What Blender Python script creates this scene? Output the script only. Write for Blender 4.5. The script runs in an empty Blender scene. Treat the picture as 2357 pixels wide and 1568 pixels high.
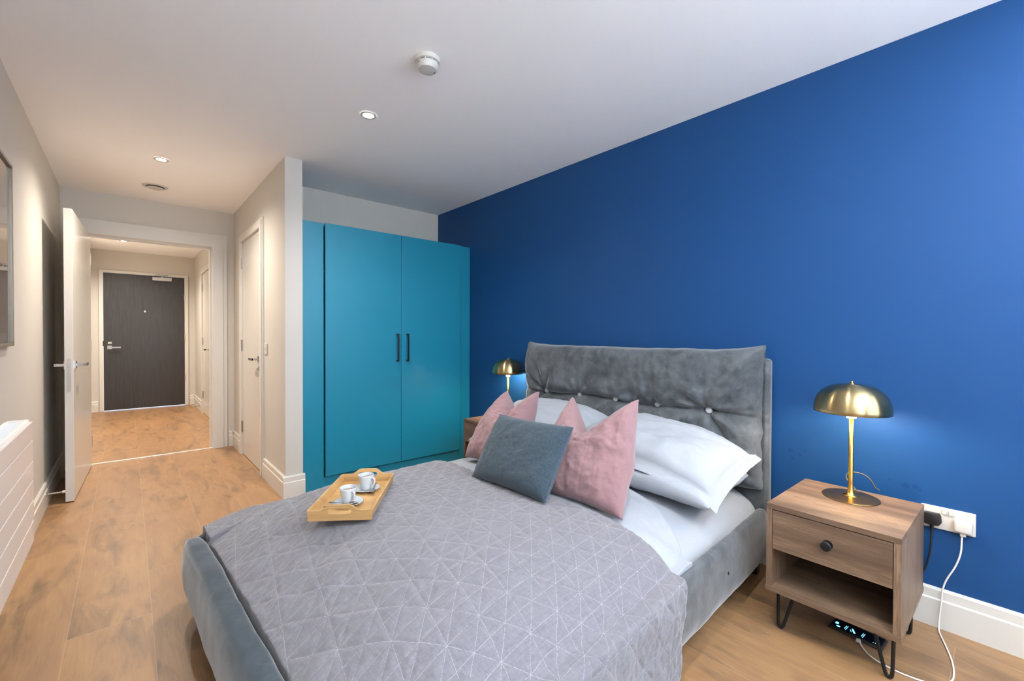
import bpy, bmesh, math, random
import numpy as np
from mathutils import Vector, Matrix, noise
random.seed(7)
C = bpy.context.scene.collection
PI = math.pi
def R(d): return math.radians(d)
def lin(r, g, b):
    f = lambda c: (c/255/12.92) if c/255 <= .04045 else ((c/255+.055)/1.055)**2.4
    return (f(r), f(g), f(b), 1)

# ------------------------------------------------------------------ camera
CAM_H = 1.1568
yaw, pit, rol = R(41.3034), R(-.7056), R(.226)
fw = Vector((math.sin(yaw)*math.cos(pit), math.cos(yaw)*math.cos(pit), math.sin(pit)))
rt = Vector((math.cos(yaw), -math.sin(yaw), 0)); up = rt.cross(fw)
r2 = math.cos(rol)*rt+math.sin(rol)*up; u2 = -math.sin(rol)*rt+math.cos(rol)*up
cam = bpy.data.objects.new('camera', bpy.data.cameras.new('camera')); C.objects.link(cam)
cam.data.sensor_width = 36; cam.data.lens = 1006.29/2357*36; cam.data.clip_start = .02
cam.matrix_world = Matrix(((r2.x, u2.x, -fw.x, 0), (r2.y, u2.y, -fw.y, 0), (r2.z, u2.z, -fw.z, CAM_H), (0, 0, 0, 1)))
bpy.context.scene.camera = cam

# ------------------------------------------------------------------ view, world, big lights
sc = bpy.context.scene
sc.view_settings.view_transform = 'Standard'; sc.view_settings.look = 'None'
sc.view_settings.gamma = 1; sc.view_settings.use_curve_mapping = False
sc.view_settings.exposure = 1.58
w = bpy.data.worlds.new('world'); sc.world = w; w.use_nodes = True
w.node_tree.nodes['Background'].inputs[0].default_value = (.62, .78, 1, 1)
w.node_tree.nodes['Background'].inputs[1].default_value = 1.6
def light(name, kind, loc, energy, color, rot=(0, 0, 0), **k):
    l = bpy.data.lights.new(name, kind); l.energy = energy; l.color = color
    for a, b in k.items(): setattr(l, a, b)
    o = bpy.data.objects.new(name, l); C.objects.link(o); o.location = loc; o.rotation_euler = rot
    return o
# daylight entering through the two windows of the wall behind the camera
DAY = (.76, .87, 1.0)
light('window_daylight', 'AREA', (.58, -.93, 1.25), 165, DAY, (R(-124), 0, 0), shape='RECTANGLE', size=.9, size_y=2.0)
light('window_daylight', 'AREA', (1.72, -.93, 1.25), 65, DAY, (R(-124), 0, 0), shape='RECTANGLE', size=1.0, size_y=2.0)
WARM = (1.0, .90, .78); NEUT = (1.0, .95, .88)

sc.cycles.diffuse_bounces = 8; sc.cycles.max_bounces = 14; sc.cycles.sample_clamp_indirect = 6
# room dimensions (metres)
H = 2.4; XW = 2.429; XL = -.427; YE = 5.32; XC1 = .829; XC2 = .944; YC = 3.354; YR = 3.937; YH = 8.85; YB = -.80

# ------------------------------------------------------------------ mesh helpers
def box(bm, x0, x1, y0, y1, z0, z1, bev=0, seg=2):
    vs = [bm.verts.new(p) for p in ((x0,y0,z0),(x1,y0,z0),(x1,y1,z0),(x0,y1,z0),(x0,y0,z1),(x1,y0,z1),(x1,y1,z1),(x0,y1,z1))]
    fs = [bm.faces.new([vs[i] for i in q]) for q in ((0,3,2,1),(4,5,6,7),(0,1,5,4),(1,2,6,5),(2,3,7,6),(3,0,4,7))]
    if bev:
        es = list({e for f in fs for e in f.edges})
        bmesh.ops.bevel(bm, geom=es, offset=bev, segments=seg, profile=.5, affect='EDGES')
def bx(x0, x1, y0, y1, z0, z1, bev=0, seg=2):
    bm = bmesh.new(); box(bm, x0, x1, y0, y1, z0, z1, bev, seg); return bm
def lathe(bm, prof, n=48, c=(0, 0, 0), axis='z', close=True):
    rings = []
    for r, h in prof:
        ring = []
        for i in range(n):
            a = 2*PI*i/n; p = (r*math.cos(a), r*math.sin(a), h)
            if axis == 'x': p = (p[2], p[0], p[1])
            if axis == 'y': p = (p[0], p[2], p[1])
            ring.append(bm.verts.new((c[0]+p[0], c[1]+p[1], c[2]+p[2])))
        rings.append(ring)
    for a, b in zip(rings, rings[1:]):
        for i in range(n):
            j = (i+1) % n; bm.faces.new((a[i], a[j], b[j], b[i]))
    if close: bm.faces.new(rings[0][::-1]); bm.faces.new(rings[-1])
def lt(prof, n=48, c=(0, 0, 0), axis='z', close=True):
    bm = bmesh.new(); lathe(bm, prof, n, c, axis, close); return bm
def tube(bm, pts, r, n=8, smooth=0):
    pts = [Vector(p) for p in pts]
    for _ in range(smooth):
        q = [pts[0]]
        for a, b in zip(pts, pts[1:]): q += [a*.75+b*.25, a*.25+b*.75]
        pts = q+[pts[-1]]
    rings = []; nrm = None
    for i, p in enumerate(pts):
        t = (pts[min(i+1, len(pts)-1)]-pts[max(i-1, 0)]).normalized()
        if nrm is None: nrm = t.orthogonal().normalized()
        nrm = (nrm-t*nrm.dot(t)).normalized(); b = t.cross(nrm)
        rr = r(i/(len(pts)-1)) if callable(r) else r
        rings.append([bm.verts.new(p+rr*(math.cos(2*PI*k/n)*nrm+math.sin(2*PI*k/n)*b)) for k in range(n)])
    for a, b in zip(rings, rings[1:]):
        for i in range(n):
            j = (i+1) % n; bm.faces.new((a[i], a[j], b[j], b[i]))
    bm.faces.new(rings[0][::-1]); bm.faces.new(rings[-1])
def tb(pts, r, n=8, smooth=0):
    bm = bmesh.new(); tube(bm, pts, r, n, smooth); return bm
def prism(bm, poly, axis, a, b, bev=0):
    # poly: 2-D outline; axis: the extruded axis
    def P(u, v, t): return {'x': (t, u, v), 'y': (u, t, v), 'z': (u, v, t)}[axis]
    A = [bm.verts.new(P(u, v, a)) for u, v in poly]; B = [bm.verts.new(P(u, v, b)) for u, v in poly]
    fs = [bm.faces.new(A), bm.faces.new(B)]
    n = len(poly)
    for i in range(n): fs.append(bm.faces.new((A[i], A[(i+1) % n], B[(i+1) % n], B[i])))
    if bev: bmesh.ops.bevel(bm, geom=list({e for f in fs[:2] for e in f.edges}), offset=bev, segments=2, profile=.5, affect='EDGES')
def pr(poly, axis, a, b, bev=0):
    bm = bmesh.new(); prism(bm, poly, axis, a, b, bev); return bm
def grid(fn, nu, nv, uv=None, bm=None, closed=False):
    bm = bm or bmesh.new(); L = bm.loops.layers.uv.new('UVMap') if uv else None
    V = [[bm.verts.new(fn(i/nu, j/nv)) for j in range(nv+1)] for i in range(nu+1)]
    for i in range(nu):
        for j in range(nv):
            f = bm.faces.new((V[i][j], V[i+1][j], V[i+1][j+1], V[i][j+1]))
            if uv:
                for l, (a, b) in zip(f.loops, ((i, j), (i+1, j), (i+1, j+1), (i, j+1))): l[L].uv = uv(a/nu, b/nv)
    return bm
def obj(name, bm, m, parent=None, smooth=False, loc=None, rot=None):
    bmesh.ops.recalc_face_normals(bm, faces=bm.faces)
    me = bpy.data.meshes.new(name); bm.to_mesh(me); bm.free()
    if m: me.materials.append(m)
    if smooth:
        me.shade_smooth()
        if smooth == 'auto': me.set_sharp_from_angle(angle=R(38))
    o = bpy.data.objects.new(name, me); C.objects.link(o)
    if parent: o.parent = parent
    if loc: o.location = loc
    if rot: o.rotation_euler = rot
    return o
def tag(o, label, cat, group=None, kind=None):
    o['label'] = label; o['category'] = cat
    if group: o['group'] = group
    if kind: o['kind'] = kind
    return o
def thing(name, label, cat, loc=(0, 0, 0), rz=0, group=None):
    o = bpy.data.objects.new(name, None); C.objects.link(o); o.location = loc; o.rotation_euler = (0, 0, rz)
    o.empty_display_size = .1
    return tag(o, label, cat, group)
def struct(name, bm, m, parent=None, label=None, smooth=False):
    o = obj(name, bm, m, parent, smooth)
    if not parent:
        o['kind'] = 'structure'
        if label: o['label'] = label
    return o
def sempty(name, loc, label=None, rz=0):
    o = bpy.data.objects.new(name, None); C.objects.link(o); o.location = loc; o.rotation_euler = (0, 0, rz)
    o['kind'] = 'structure'
    if label: o['label'] = label
    return o
def copy_tree(o, parent=None):
    c = o.copy(); C.objects.link(c)
    if parent: c.parent = parent
    for ch in list(o.children): copy_tree(ch, c)
    return c
def local(o, m):   # shift helper: mesh authored in world space under a parent placed elsewhere
    o.data.transform(Matrix.Translation(-Vector(m))); return o
def fbm(x, y, z=0, o=4):
    return noise.fractal(Vector((x, y, z)), 1.0, 2.0, o)

# ------------------------------------------------------------------ material helpers
class N:
    def __init__(s, name):
        s.m = bpy.data.materials.new(name); s.m.use_nodes = True; s.t = s.m.node_tree
        s.b = s.t.nodes['Principled BSDF']; s.o = s.t.nodes['Material Output']
    def n(s, typ, ins=None, **k):
        q = s.t.nodes.new(typ)
        for a, b in k.items(): setattr(q, a, b)
        for a, b in (ins or {}).items():
            if hasattr(b, 'node') or isinstance(b, bpy.types.NodeSocket): s.t.links.new(b, q.inputs[a])
            else: q.inputs[a].default_value = b
        return q
    def math(s, op, a, b=0., c=None):
        i = {0: a, 1: b}
        if c is not None: i[2] = c
        return s.n('ShaderNodeMath', i, operation=op).outputs[0]
    def mix(s, f, a, b, mode='MIX'):
        q = s.t.nodes.new('ShaderNodeMix'); q.data_type = 'RGBA'; q.blend_type = mode
        for i, v in ((0, f), (6, a), (7, b)):
            if isinstance(v, bpy.types.NodeSocket): s.t.links.new(v, q.inputs[i])
            else: q.inputs[i].default_value = v
        return q.outputs[2]
    def set(s, **k):
        for a, b in k.items():
            a = a.replace('_', ' ')
            if isinstance(b, bpy.types.NodeSocket): s.t.links.new(b, s.b.inputs[a])
            else: s.b.inputs[a].default_value = b
        return s
    def coord(s, kind='Object', scale=(1, 1, 1), loc=(0, 0, 0), rot=(0, 0, 0)):
        c = s.n('ShaderNodeTexCoord').outputs[kind]
        return s.n('ShaderNodeMapping', {0: c, 1: loc, 2: rot, 3: scale}).outputs[0]
    def noise(s, v, scale, detail=4, rough=.55, dist=0):
        return s.n('ShaderNodeTexNoise', {'Vector': v, 'Scale': scale, 'Detail': detail, 'Roughness': rough, 'Distortion': dist}).outputs['Fac']
    def ramp(s, f, stops, interp='LINEAR'):
        q = s.n('ShaderNodeValToRGB', {0: f}); cr = q.color_ramp; cr.interpolation = interp
        while len(cr.elements) < len(stops): cr.elements.new(.5)
        for e, (p, c) in zip(cr.elements, stops): e.position = p; e.color = c
        return q.outputs[0]
    def bump(s, h, strength=.3, dist=.01):
        s.t.links.new(s.n('ShaderNodeBump', {'Height': h, 'Strength': strength, 'Distance': dist}).outputs[0], s.b.inputs['Normal'])
        return s
def plain(name, col, rough=.5, metal=0, **k):
    q = N(name); q.set(Base_Color=col, Roughness=rough, Metallic=metal, **k); return q.m
def paint(name, col, rough=.6, bump=.03, scale=160, var=.03):
    q = N(name); v = q.coord()
    c2 = tuple(min(1, x*(1+var)) for x in col[:3])+(1,); c1 = tuple(x*(1-var) for x in col[:3])+(1,)
    q.set(Base_Color=q.mix(q.noise(v, 1.5, 3), c1, c2), Roughness=rough); q.bump(q.noise(v, scale, 2), bump, .002); return q.m
def emit(name, col, s):
    q = N(name); q.set(Base_Color=(.8, .8, .8, 1), Emission_Color=col, Emission_Strength=s); return q.m

M = {}
M['wall'] = paint('warm_white_wall_paint', lin(200, 195, 187), .62)
M['ceil'] = paint('matt_white_ceiling_paint', lin(251, 249, 248), .8)
M['trim'] = paint('satin_white_trim_paint', lin(210, 206, 199), .35, .01)
M['door'] = paint('satin_white_door_paint', lin(205, 201, 194), .24, .01)
# blue wall, with a few touched-up paint spots in the paint itself
q = N('royal_blue_wall_paint'); v = q.coord()
spots = [(.70, .60, .012), (.66, .585, .008), (.69, .565, .009), (.64, .61, .006), (.28, .535, .012), (.25, .54, .009), (.235, .53, .006), (.33, .55, .006)]
acc = None
xyz = q.n('ShaderNodeSeparateXYZ', {0: v}).outputs
for (sy, sz, sr) in spots:
    d = q.math('SQRT', q.math('ADD', q.math('POWER', q.math('SUBTRACT', xyz[1], sy), 2.), q.math('POWER', q.math('SUBTRACT', xyz[2], sz), 2.)))
    m_ = q.math('LESS_THAN', d, sr); acc = m_ if acc is None else q.math('MAXIMUM', acc, m_)
base = q.mix(q.noise(v, 1.2, 3), lin(19, 66, 117), lin(22, 70, 122))
q.set(Base_Color=q.mix(acc, base, lin(14, 60, 113)), Roughness=.5, Specular_IOR_Level=.28); q.bump(q.noise(v, 220, 2), .05, .002); M['blue'] = q.m
M['teal'] = paint('teal_satin_lacquer', lin(22, 126, 154), .36, .01)
M['black'] = plain('black_powder_coated_metal', lin(26, 27, 29), .45, .3)
M['blackp'] = plain('black_plastic', lin(30, 30, 31), .4)
M['chrome'] = plain('polished_chrome', lin(205, 203, 200), .16, 1)
M['steel'] = plain('brushed_steel', lin(185, 180, 174), .38, 1)
M['whitep'] = plain('white_plastic', lin(200, 196, 189), .35)
M['greyp'] = plain('grey_plastic_slot', lin(96, 100, 108), .5)
M['ceramic'] = plain('white_glazed_ceramic', lin(186, 190, 193), .15, 0, Coat_Weight=.2)
M['coffee'] = plain('milky_coffee', lin(150, 122, 100), .2)
M['cable'] = plain('white_cable_rubber', lin(232, 226, 218), .5)
M['bulb'] = emit('warm_bulb_glow', (1, .84, .66, 1), 105); M['holder'] = emit('warm_lit_holder', (1, .82, .58, 1), 1.2)
M['spot'] = emit('downlight_glow', (1, .95, .86, 1), 30)
q = N('brushed_brass'); v = q.coord(scale=(1, 1, 60))
q.set(Base_Color=lin(176, 158, 116), Metallic=1., Roughness=.28, Anisotropic=.95, Anisotropic_Rotation=.25, Tangent=q.n('ShaderNodeTangent', direction_type='RADIAL', axis='Z').outputs[0]); M['brass'] = q.m
M['antique'] = plain('antique_brass', lin(150, 118, 70), .33, 1)
q = N('gold_brass_stem'); q.set(Base_Color=lin(226, 172, 84), Metallic=1., Roughness=.2); M['gold'] = q.m

# oak floor: long planks running to the hall, staggered joints, knots and grain
q = N('oak_laminate_planks'); v = q.coord()
s_ = q.n('ShaderNodeSeparateXYZ', {0: v}).outputs
row = q.math('FLOOR', q.math('DIVIDE', q.math('ADD', s_[0], .18), .249)); fx = q.math('FRACT', q.math('DIVIDE', q.math('ADD', s_[0], .18), .249))
offs = {-1: 3.288, 0: 2.33, 1: 2.76, 2: 3.715, 3: 2.95, 4: 2.35, 5: 3.5, 6: 1.9, 7: 1.16, 8: .85, 9: 1.5, 10: 1.0}
st = [((k+1+.01)/12, ((o % 1.38)/1.38,)*3+(1,)) for k, o in offs.items()]
off = q.ramp(q.math('DIVIDE', q.math('ADD', row, 1.5), 12.), st, 'CONSTANT')
yy = q.math('SUBTRACT', q.math('DIVIDE', s_[1], 1.38), off); col_ = q.math('FLOOR', yy); fy = q.math('FRACT', yy)
pid = q.n('ShaderNodeCombineXYZ', {0: row, 1: col_, 2: 3.}).outputs[0]
wn = q.n('ShaderNodeTexWhiteNoise', {0: pid}, noise_dimensions='3D').outputs['Value']
wc = q.n('ShaderNodeTexWhiteNoise', {0: pid}, noise_dimensions='3D').outputs['Color']
pv = q.n('ShaderNodeVectorMath', {0: v, 1: q.n('ShaderNodeVectorMath', {0: wc, 1: (7., 11., 5.)}, operation='MULTIPLY').outputs[0]}, operation='ADD').outputs[0]
st1 = q.n('ShaderNodeMapping', {0: pv, 3: (1, .22, 1)}).outputs[0]
big = q.noise(st1, 5.5, 4, .6, .6)
grain = q.noise(q.n('ShaderNodeMapping', {0: pv, 3: (1, .05, 1)}).outputs[0], 130, 6, .7, .4)
wav = q.n('ShaderNodeTexWave', {'Vector': q.n('ShaderNodeMapping', {0: pv, 3: (1, .16, 1)}).outputs[0], 'Scale': 14., 'Distortion': 11., 'Detail': 4., 'Detail Scale': 1.0}, wave_type='RINGS').outputs['Fac']
knot = q.noise(q.n('ShaderNodeMapping', {0: pv, 3: (1, .24, 1)}).outputs[0], 8.5, 6, .66, .7)
c = q.mix(wn, lin(144, 105, 62), lin(170, 128, 77))
c = q.mix(q.ramp(big, [(.33, (0, 0, 0, 1)), (.7, (1, 1, 1, 1))]), c, lin(132, 95, 66), 'MIX')
c = q.mix(.46, c, q.mix(grain, lin(112, 82, 58), lin(200, 162, 122)))
c = q.mix(q.math('MULTIPLY', wav, .26), c, lin(130, 92, 64))
c = q.mix(q.math('MULTIPLY', q.ramp(knot, [(.50, (0, 0, 0, 1)), (.72, (1, 1, 1, 1))]), .80), c, lin(92, 74, 58))
gx = q.math('MINIMUM', fx, q.math('SUBTRACT', 1., fx)); gy = q.math('MINIMUM', fy, q.math('SUBTRACT', 1., fy))
seam = q.math('MAXIMUM', q.math('LESS_THAN', gx, .006), q.math('LESS_THAN', gy, .0012))
q.set(Base_Color=q.mix(q.math('MULTIPLY', seam, .4), c, lin(176, 150, 124)), Roughness=q.math('MULTIPLY_ADD', grain, .2, .30), Specular_IOR_Level=.4)
q.bump(q.math('SUBTRACT', q.math('MULTIPLY', grain, .3), seam), .25, .0015); M['floor'] = q.m

def wood(name, c1, c2, c3, axis=1, scale=1., rough=.5):
    q = N(name); sc_ = [1, 1, 1]; sc_[axis] = .07
    v = q.coord(scale=tuple(sc_)); g = q.ramp(q.noise(v, 190*scale, 6, .7, .5), [(.3, (0, 0, 0, 1)), (.7, (1, 1, 1, 1))]); b = q.noise(v, 9*scale, 3, .5, 1.2)
    fine = q.noise(q.coord(scale=tuple(.03 if i == axis else 1 for i in range(3))), 420*scale, 3)
    c = q.mix(g, c1, c2); c = q.mix(q.ramp(b, [(.42, (0, 0, 0, 1)), (.7, (1, 1, 1, 1))]), c, c3)
    c = q.mix(q.math('MULTIPLY', q.ramp(fine, [(.50, (0, 0, 0, 1)), (.60, (1, 1, 1, 1))]), .45), c, c3)
    q.set(Base_Color=c, Roughness=rough); q.bump(g, .12, .001); return q.m
M['ns_y'] = wood('limed_oak_veneer', lin(104, 82, 64), lin(160, 132, 106), lin(86, 66, 51), 1, .8)
M['ns_z'] = wood('limed_oak_veneer_upright', lin(104, 82, 64), lin(158, 130, 104), lin(86, 66, 51), 2, .8)
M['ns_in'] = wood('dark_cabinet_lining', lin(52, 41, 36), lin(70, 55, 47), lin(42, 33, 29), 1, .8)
M['bamboo'] = wood('pale_bamboo', lin(186, 146, 92), lin(210, 172, 116), lin(168, 128, 80), 1, 1.2, .4)
q = N('dark_wenge_door_veneer'); v = q.coord(scale=(1, 1, .05)); g = q.noise(v, 120, 5, .6)
q.set(Base_Color=q.mix(q.ramp(g, [(.35, (0, 0, 0, 1)), (.65, (1, 1, 1, 1))]), lin(44, 41, 39), lin(56, 52, 50)), Roughness=.36); q.bump(g, .15, .001); M['wenge'] = q.m

def velvet(name, c1, c2, c3):
    q = N(name); v = q.coord(); n1 = q.noise(v, 5.5, 5, .6, 1.2); n2 = q.noise(v, 22, 4, .6, .6)
    c = q.mix(q.ramp(n1, [(.38, (0, 0, 0, 1)), (.62, (1, 1, 1, 1))]), c1, c2)
    c = q.mix(q.math('MULTIPLY', q.ramp(n2, [(.5, (0, 0, 0, 1)), (.75, (1, 1, 1, 1))]), .35), c, c3)
    q.set(Base_Color=c, Roughness=.85, Sheen_Weight=.6, Sheen_Roughness=.35, Specular_IOR_Level=.2); q.bump(q.noise(v, 14, 4), .12, .01); return q.m
M['velvet'] = velvet('grey_velvet', lin(68, 72, 76), lin(88, 92, 96), lin(118, 121, 125))
M['velvet2'] = velvet('slate_velvet', lin(54, 62, 68), lin(68, 76, 82), lin(84, 92, 98))
M['button'] = plain('pale_grey_velvet_button', lin(164, 168, 172), .7)
def cloth(name, c1, c2, rough=.85, weave=900, bump=.25, fold=.0, sheen=.2, streak=(1, 1, 1), mid=6):
    q = N(name); v = q.coord('Object', streak); g = q.noise(v, weave, 2); b = q.noise(q.coord(), mid, 4, .6, .5)
    q.set(Base_Color=q.mix(g, c1, c2), Roughness=rough, Sheen_Weight=sheen, Specular_IOR_Level=.25)
    h = q.math('ADD', q.math('MULTIPLY', g, .15), q.math('MULTIPLY', b, 1.0)); q.bump(h, bump, .006+fold); return q.m
M['white'] = cloth('white_cotton', lin(150, 155, 162), lin(160, 164, 171), .8, 700, .45, .010, .1, mid=6)
M['pink'] = cloth('dusty_pink_linen', lin(132, 100, 104), lin(152, 119, 121), .9, 500, .5, .010, .3, mid=10)
M['tweed'] = cloth('blue_grey_tweed', lin(14, 24, 33), lin(76, 92, 103), .95, 420, .3, 0, .2, (1, .25, 1), 4)
# quilted bedspread: stitch lines come from the stitched UV lattice
q = N('grey_quilted_cotton'); uv = q.n('ShaderNodeTexCoord').outputs['UV']; u_ = q.n('ShaderNodeSeparateXYZ', {0: uv}).outputs
def line(expr, w_): 
    f = q.math('FRACT', expr); d = q.math('MINIMUM', f, q.math('SUBTRACT', 1., f)); return q.math('LESS_THAN', d, w_)
dd = q.math('SUBTRACT', u_[0], u_[1]); ss = q.math('ADD', u_[0], u_[1])
L_ = [line(u_[0], .0072), line(u_[1], .0056), line(dd, .0088), line(q.math('MULTIPLY', ss, .5), .0044)]
mk = L_[0]
for e in L_[1:]: mk = q.math('MAXIMUM', mk, e)
v = q.coord(); slub = q.noise(q.coord(scale=(1, .12, 1), rot=(0, 0, R(2))), 160, 3, .6); slub2 = q.noise(q.coord(scale=(.12, 1, 1)), 160, 3, .6)
dash = q.math('GREATER_THAN', q.noise(v, 260, 1), .42)
c = q.mix(q.math('MULTIPLY', q.math('ADD', slub, slub2), .5), lin(84, 82, 88), lin(136, 133, 139))
q.set(Base_Color=q.mix(q.math('MULTIPLY', q.math('MULTIPLY', mk, dash), .6), c, lin(172, 172, 176)), Roughness=.9, Sheen_Weight=.25, Specular_IOR_Level=.2)
q.bump(q.math('ADD', q.math('MULTIPLY', q.noise(v, 24, 4, .6, .6), .6), q.math('MULTIPLY', slub, .12)), .35, .006); M['quilt'] = q.m

# ------------------------------------------------------------------ room shell
T = .12
struct('floor', bx(XL-T, XW+T, YB-T, YH+T, -.1, 0), M['floor'])
struct('ceiling', bx(XL-T, XW+T, YB-T, YH+T, H, H+.1), M['ceil'])
struct('wall_left', bx(XL-T, XL, YB-T, YH+T, 0, H), M['wall'])
struct('wall_right', bx(XW, XW+T, YB-T, YR+T, 0, H), M['blue'])
struct('wall_alcove', bx(XC2, XW, YR, YR+T, 0, H), M['wall'])
# partition with the side door opening, continued as the hall's right wall
bm = bmesh.new()
box(bm, XC1, XC2, YC, 4.03, 0, H); box(bm, XC1, XC2, 4.03, 4.88, 2.04, H); box(bm, XC1, XC2, 4.88, 6.95, 0, H)
box(bm, XC1, XC2, 6.95, 7.80, 2.04, H); box(bm, XC1, XC2, 7.80, YH, 0, H)
struct('wall_partition', bm, M['wall'])
bm = bmesh.new(); WT = .10; DX0, DX1, DZ = -.305, .665, 2.045
box(bm, XL, DX0, YE, YE+WT, 0, H); box(bm, DX1, XC1, YE, YE+WT, 0, H); box(bm, DX0, DX1, YE, YE+WT, DZ, H)
struct('wall_entry', bm, M['wall'])
bm = bmesh.new(); EX0, EX1, EZ = -.285, .705, 2.065
box(bm, XL, EX0, YH, YH+T, 0, H); box(bm, EX1, XC1, YH, YH+T, 0, H); box(bm, EX0, EX1, YH, YH+T, EZ+.035, H)
struct('wall_hall', bm, M['wall'])
# back wall behind the camera, with two window openings
bm = bmesh.new(); WX = [(.13, 1.03), (1.22, 2.22)]; wz0, wz1 = .25, 2.25
box(bm, XL, WX[0][0], YB-T, YB, 0, H); box(bm, WX[0][1], WX[1][0], YB-T, YB, 0, H); box(bm, WX[1][1], XW, YB-T, YB, 0, H)
for a, b in WX: box(bm, a, b, YB-T, YB, 0, wz0); box(bm, a, b, YB-T, YB, wz1, H)
struct('wall_back', bm, M['wall'])
gl = N('window_glass'); gl.set(Base_Color=(1, 1, 1, 1), Roughness=0., Transmission_Weight=1., IOR=1.45)
for i, (a, b) in enumerate(WX):
    wn_ = sempty('window_%d' % (i+1), ((a+b)/2, YB-T/2, wz0))
    bm = bmesh.new(); o_ = ((a+b)/2, YB-T/2, wz0)
    for x0, x1, z0, z1 in ((a, a+.05, wz0, wz1), (b-.05, b, wz0, wz1), (a, b, wz0, wz0+.05), (a, b, wz1-.05, wz1)):
        box(bm, x0, x1, YB-T, YB-T+.05, z0, z1)
    local(obj('window_frame', bm, M['trim'], wn_), o_)
    local(obj('pane', bx(a+.05, b-.05, YB-.155, YB-.149, wz0+.05, wz1-.05), gl.m, wn_), o_)

# baseboards: moulded profile, extruded along each wall
def skirt(name, p0, p1, nrm, h=.155, t=.018):
    (x0, y0), (x1, y1) = p0, p1
    prof = [(0, 0), (t, 0), (t, h-.045), (t-.005, h-.040), (t-.005, h-.008), (t-.011, h), (0, h)]
    bm = bmesh.new(); A = []; B = []
    for d, z in prof:
        A.append(bm.verts.new((x0+nrm[0]*d, y0+nrm[1]*d, z))); B.append(bm.verts.new((x1+nrm[0]*d, y1+nrm[1]*d, z)))
    n = len(prof)
    for i in range(n): bm.faces.new((A[i], A[(i+1) % n], B[(i+1) % n], B[i]))
    bm.faces.new(A); bm.faces.new(B)
    return struct(name, bm, M['trim'])
skirt('baseboard_right', (XW, YB), (XW, YC-.01), (-1, 0))
skirt('baseboard_left', (XL, YB), (XL, YE), (1, 0))
skirt('baseboard_partition_end', (XC1-.018, YC), (XC2+.012, YC), (0, -1))
skirt('baseboard_partition', (XC1, YC), (XC1, 3.985), (-1, 0))
skirt('baseboard_partition_far', (XC1, 4.945), (XC1, YE), (-1, 0))
skirt('baseboard_entry', (.775, YE), (XC1-.018, YE), (0, -1))
skirt('baseboard_entry_left', (XL+.018, YE), (-.41, YE), (0, -1))
skirt('baseboard_hall_right', (XC1, YE+WT), (XC1, 6.86), (-1, 0))
skirt('baseboard_hall_right_far', (XC1, 7.89), (XC1, YH), (-1, 0))
skirt('baseboard_hall_left', (XL, YE+WT), (XL, YH), (1, 0))
skirt('baseboard_hall_end_left', (XL+.018, YH), (-.335, YH), (0, -1))
skirt('baseboard_hall_end_right', (.755, YH), (XC1-.018, YH), (0, -1))
struct('trim_1', bx(DX0, DX1, YE-.012, YE+.02, 0, .006, .002), plain('satin_aluminium_strip', lin(226, 222, 214), .3, .6))

# architraves
def arch_y(name, x0, x1, z, y, wdt, thick):
    """door surround on a wall facing -y: a thick inner band and a thinner outer step"""
    bm = bmesh.new(); i_ = wdt*.72
    for (n_, o_, t_) in ((0, i_, thick), (i_, wdt, thick*.6)):
        box(bm, x0-o_, x0-n_, y-t_, y, 0, z+o_); box(bm, x1+n_, x1+o_, y-t_, y, 0, z+o_); box(bm, x0-n_, x1+n_, y-t_, y, z+n_, z+o_)
    return struct(name, bm, M['trim'])
def arch_x(name, y0, y1, z, x, wdt, thick):
    """door surround on a wall facing -x"""
    bm = bmesh.new(); i_ = wdt*.72
    for (n_, o_, t_) in ((0, i_, thick), (i_, wdt, thick*.6)):
        box(bm, x-t_, x, y0-o_, y0-n_, 0, z+o_); box(bm, x-t_, x, y1+n_, y1+o_, 0, z+o_); box(bm, x-t_, x, y0-n_, y1+n_, z+n_, z+o_)
    return struct(name, bm, M['trim'])
arch_y('trim_2', -.275, .64, 2.03, YE, .125, .034)
bm = bmesh.new()   # door lining with its stop
for x0, x1, z0, z1 in ((DX0, -.275, 0, DZ), (.64, DX1, 0, DZ), (-.275, .64, 2.03, DZ)): box(bm, x0, x1, YE+.0005, YE+WT+.01, z0, z1)
for x0, x1, z0, z1 in ((-.275, -.26, 0, 2.03), (.625, .64, 0, 2.03), (-.26, .625, 2.015, 2.03)): box(bm, x0, x1, YE+.045, YE+WT, z0, z1)
box(bm, .6385, .640, YE+.005, YE+.03, .93, 1.01)
struct('trim_3', bm, M['trim'])
arch_x('trim_4', 4.05, 4.86, 2.03, XC1, .075, .022)
arch_x('trim_5', 6.97, 7.78, 2.03, XC1, .075, .022)
bm = bmesh.new()   # frame of the entrance door
for x0, x1, z0, z1 in ((EX0-.035, EX0+.012, 0, EZ), (EX1-.012, EX1+.035, 0, EZ), (EX0-.035, EX1+.035, EZ-.003, EZ+.035)): box(bm, x0, x1, YH-.02, YH+.06, z0, z1, .002)
struct('trim_6', bm, M['trim'])

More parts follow.
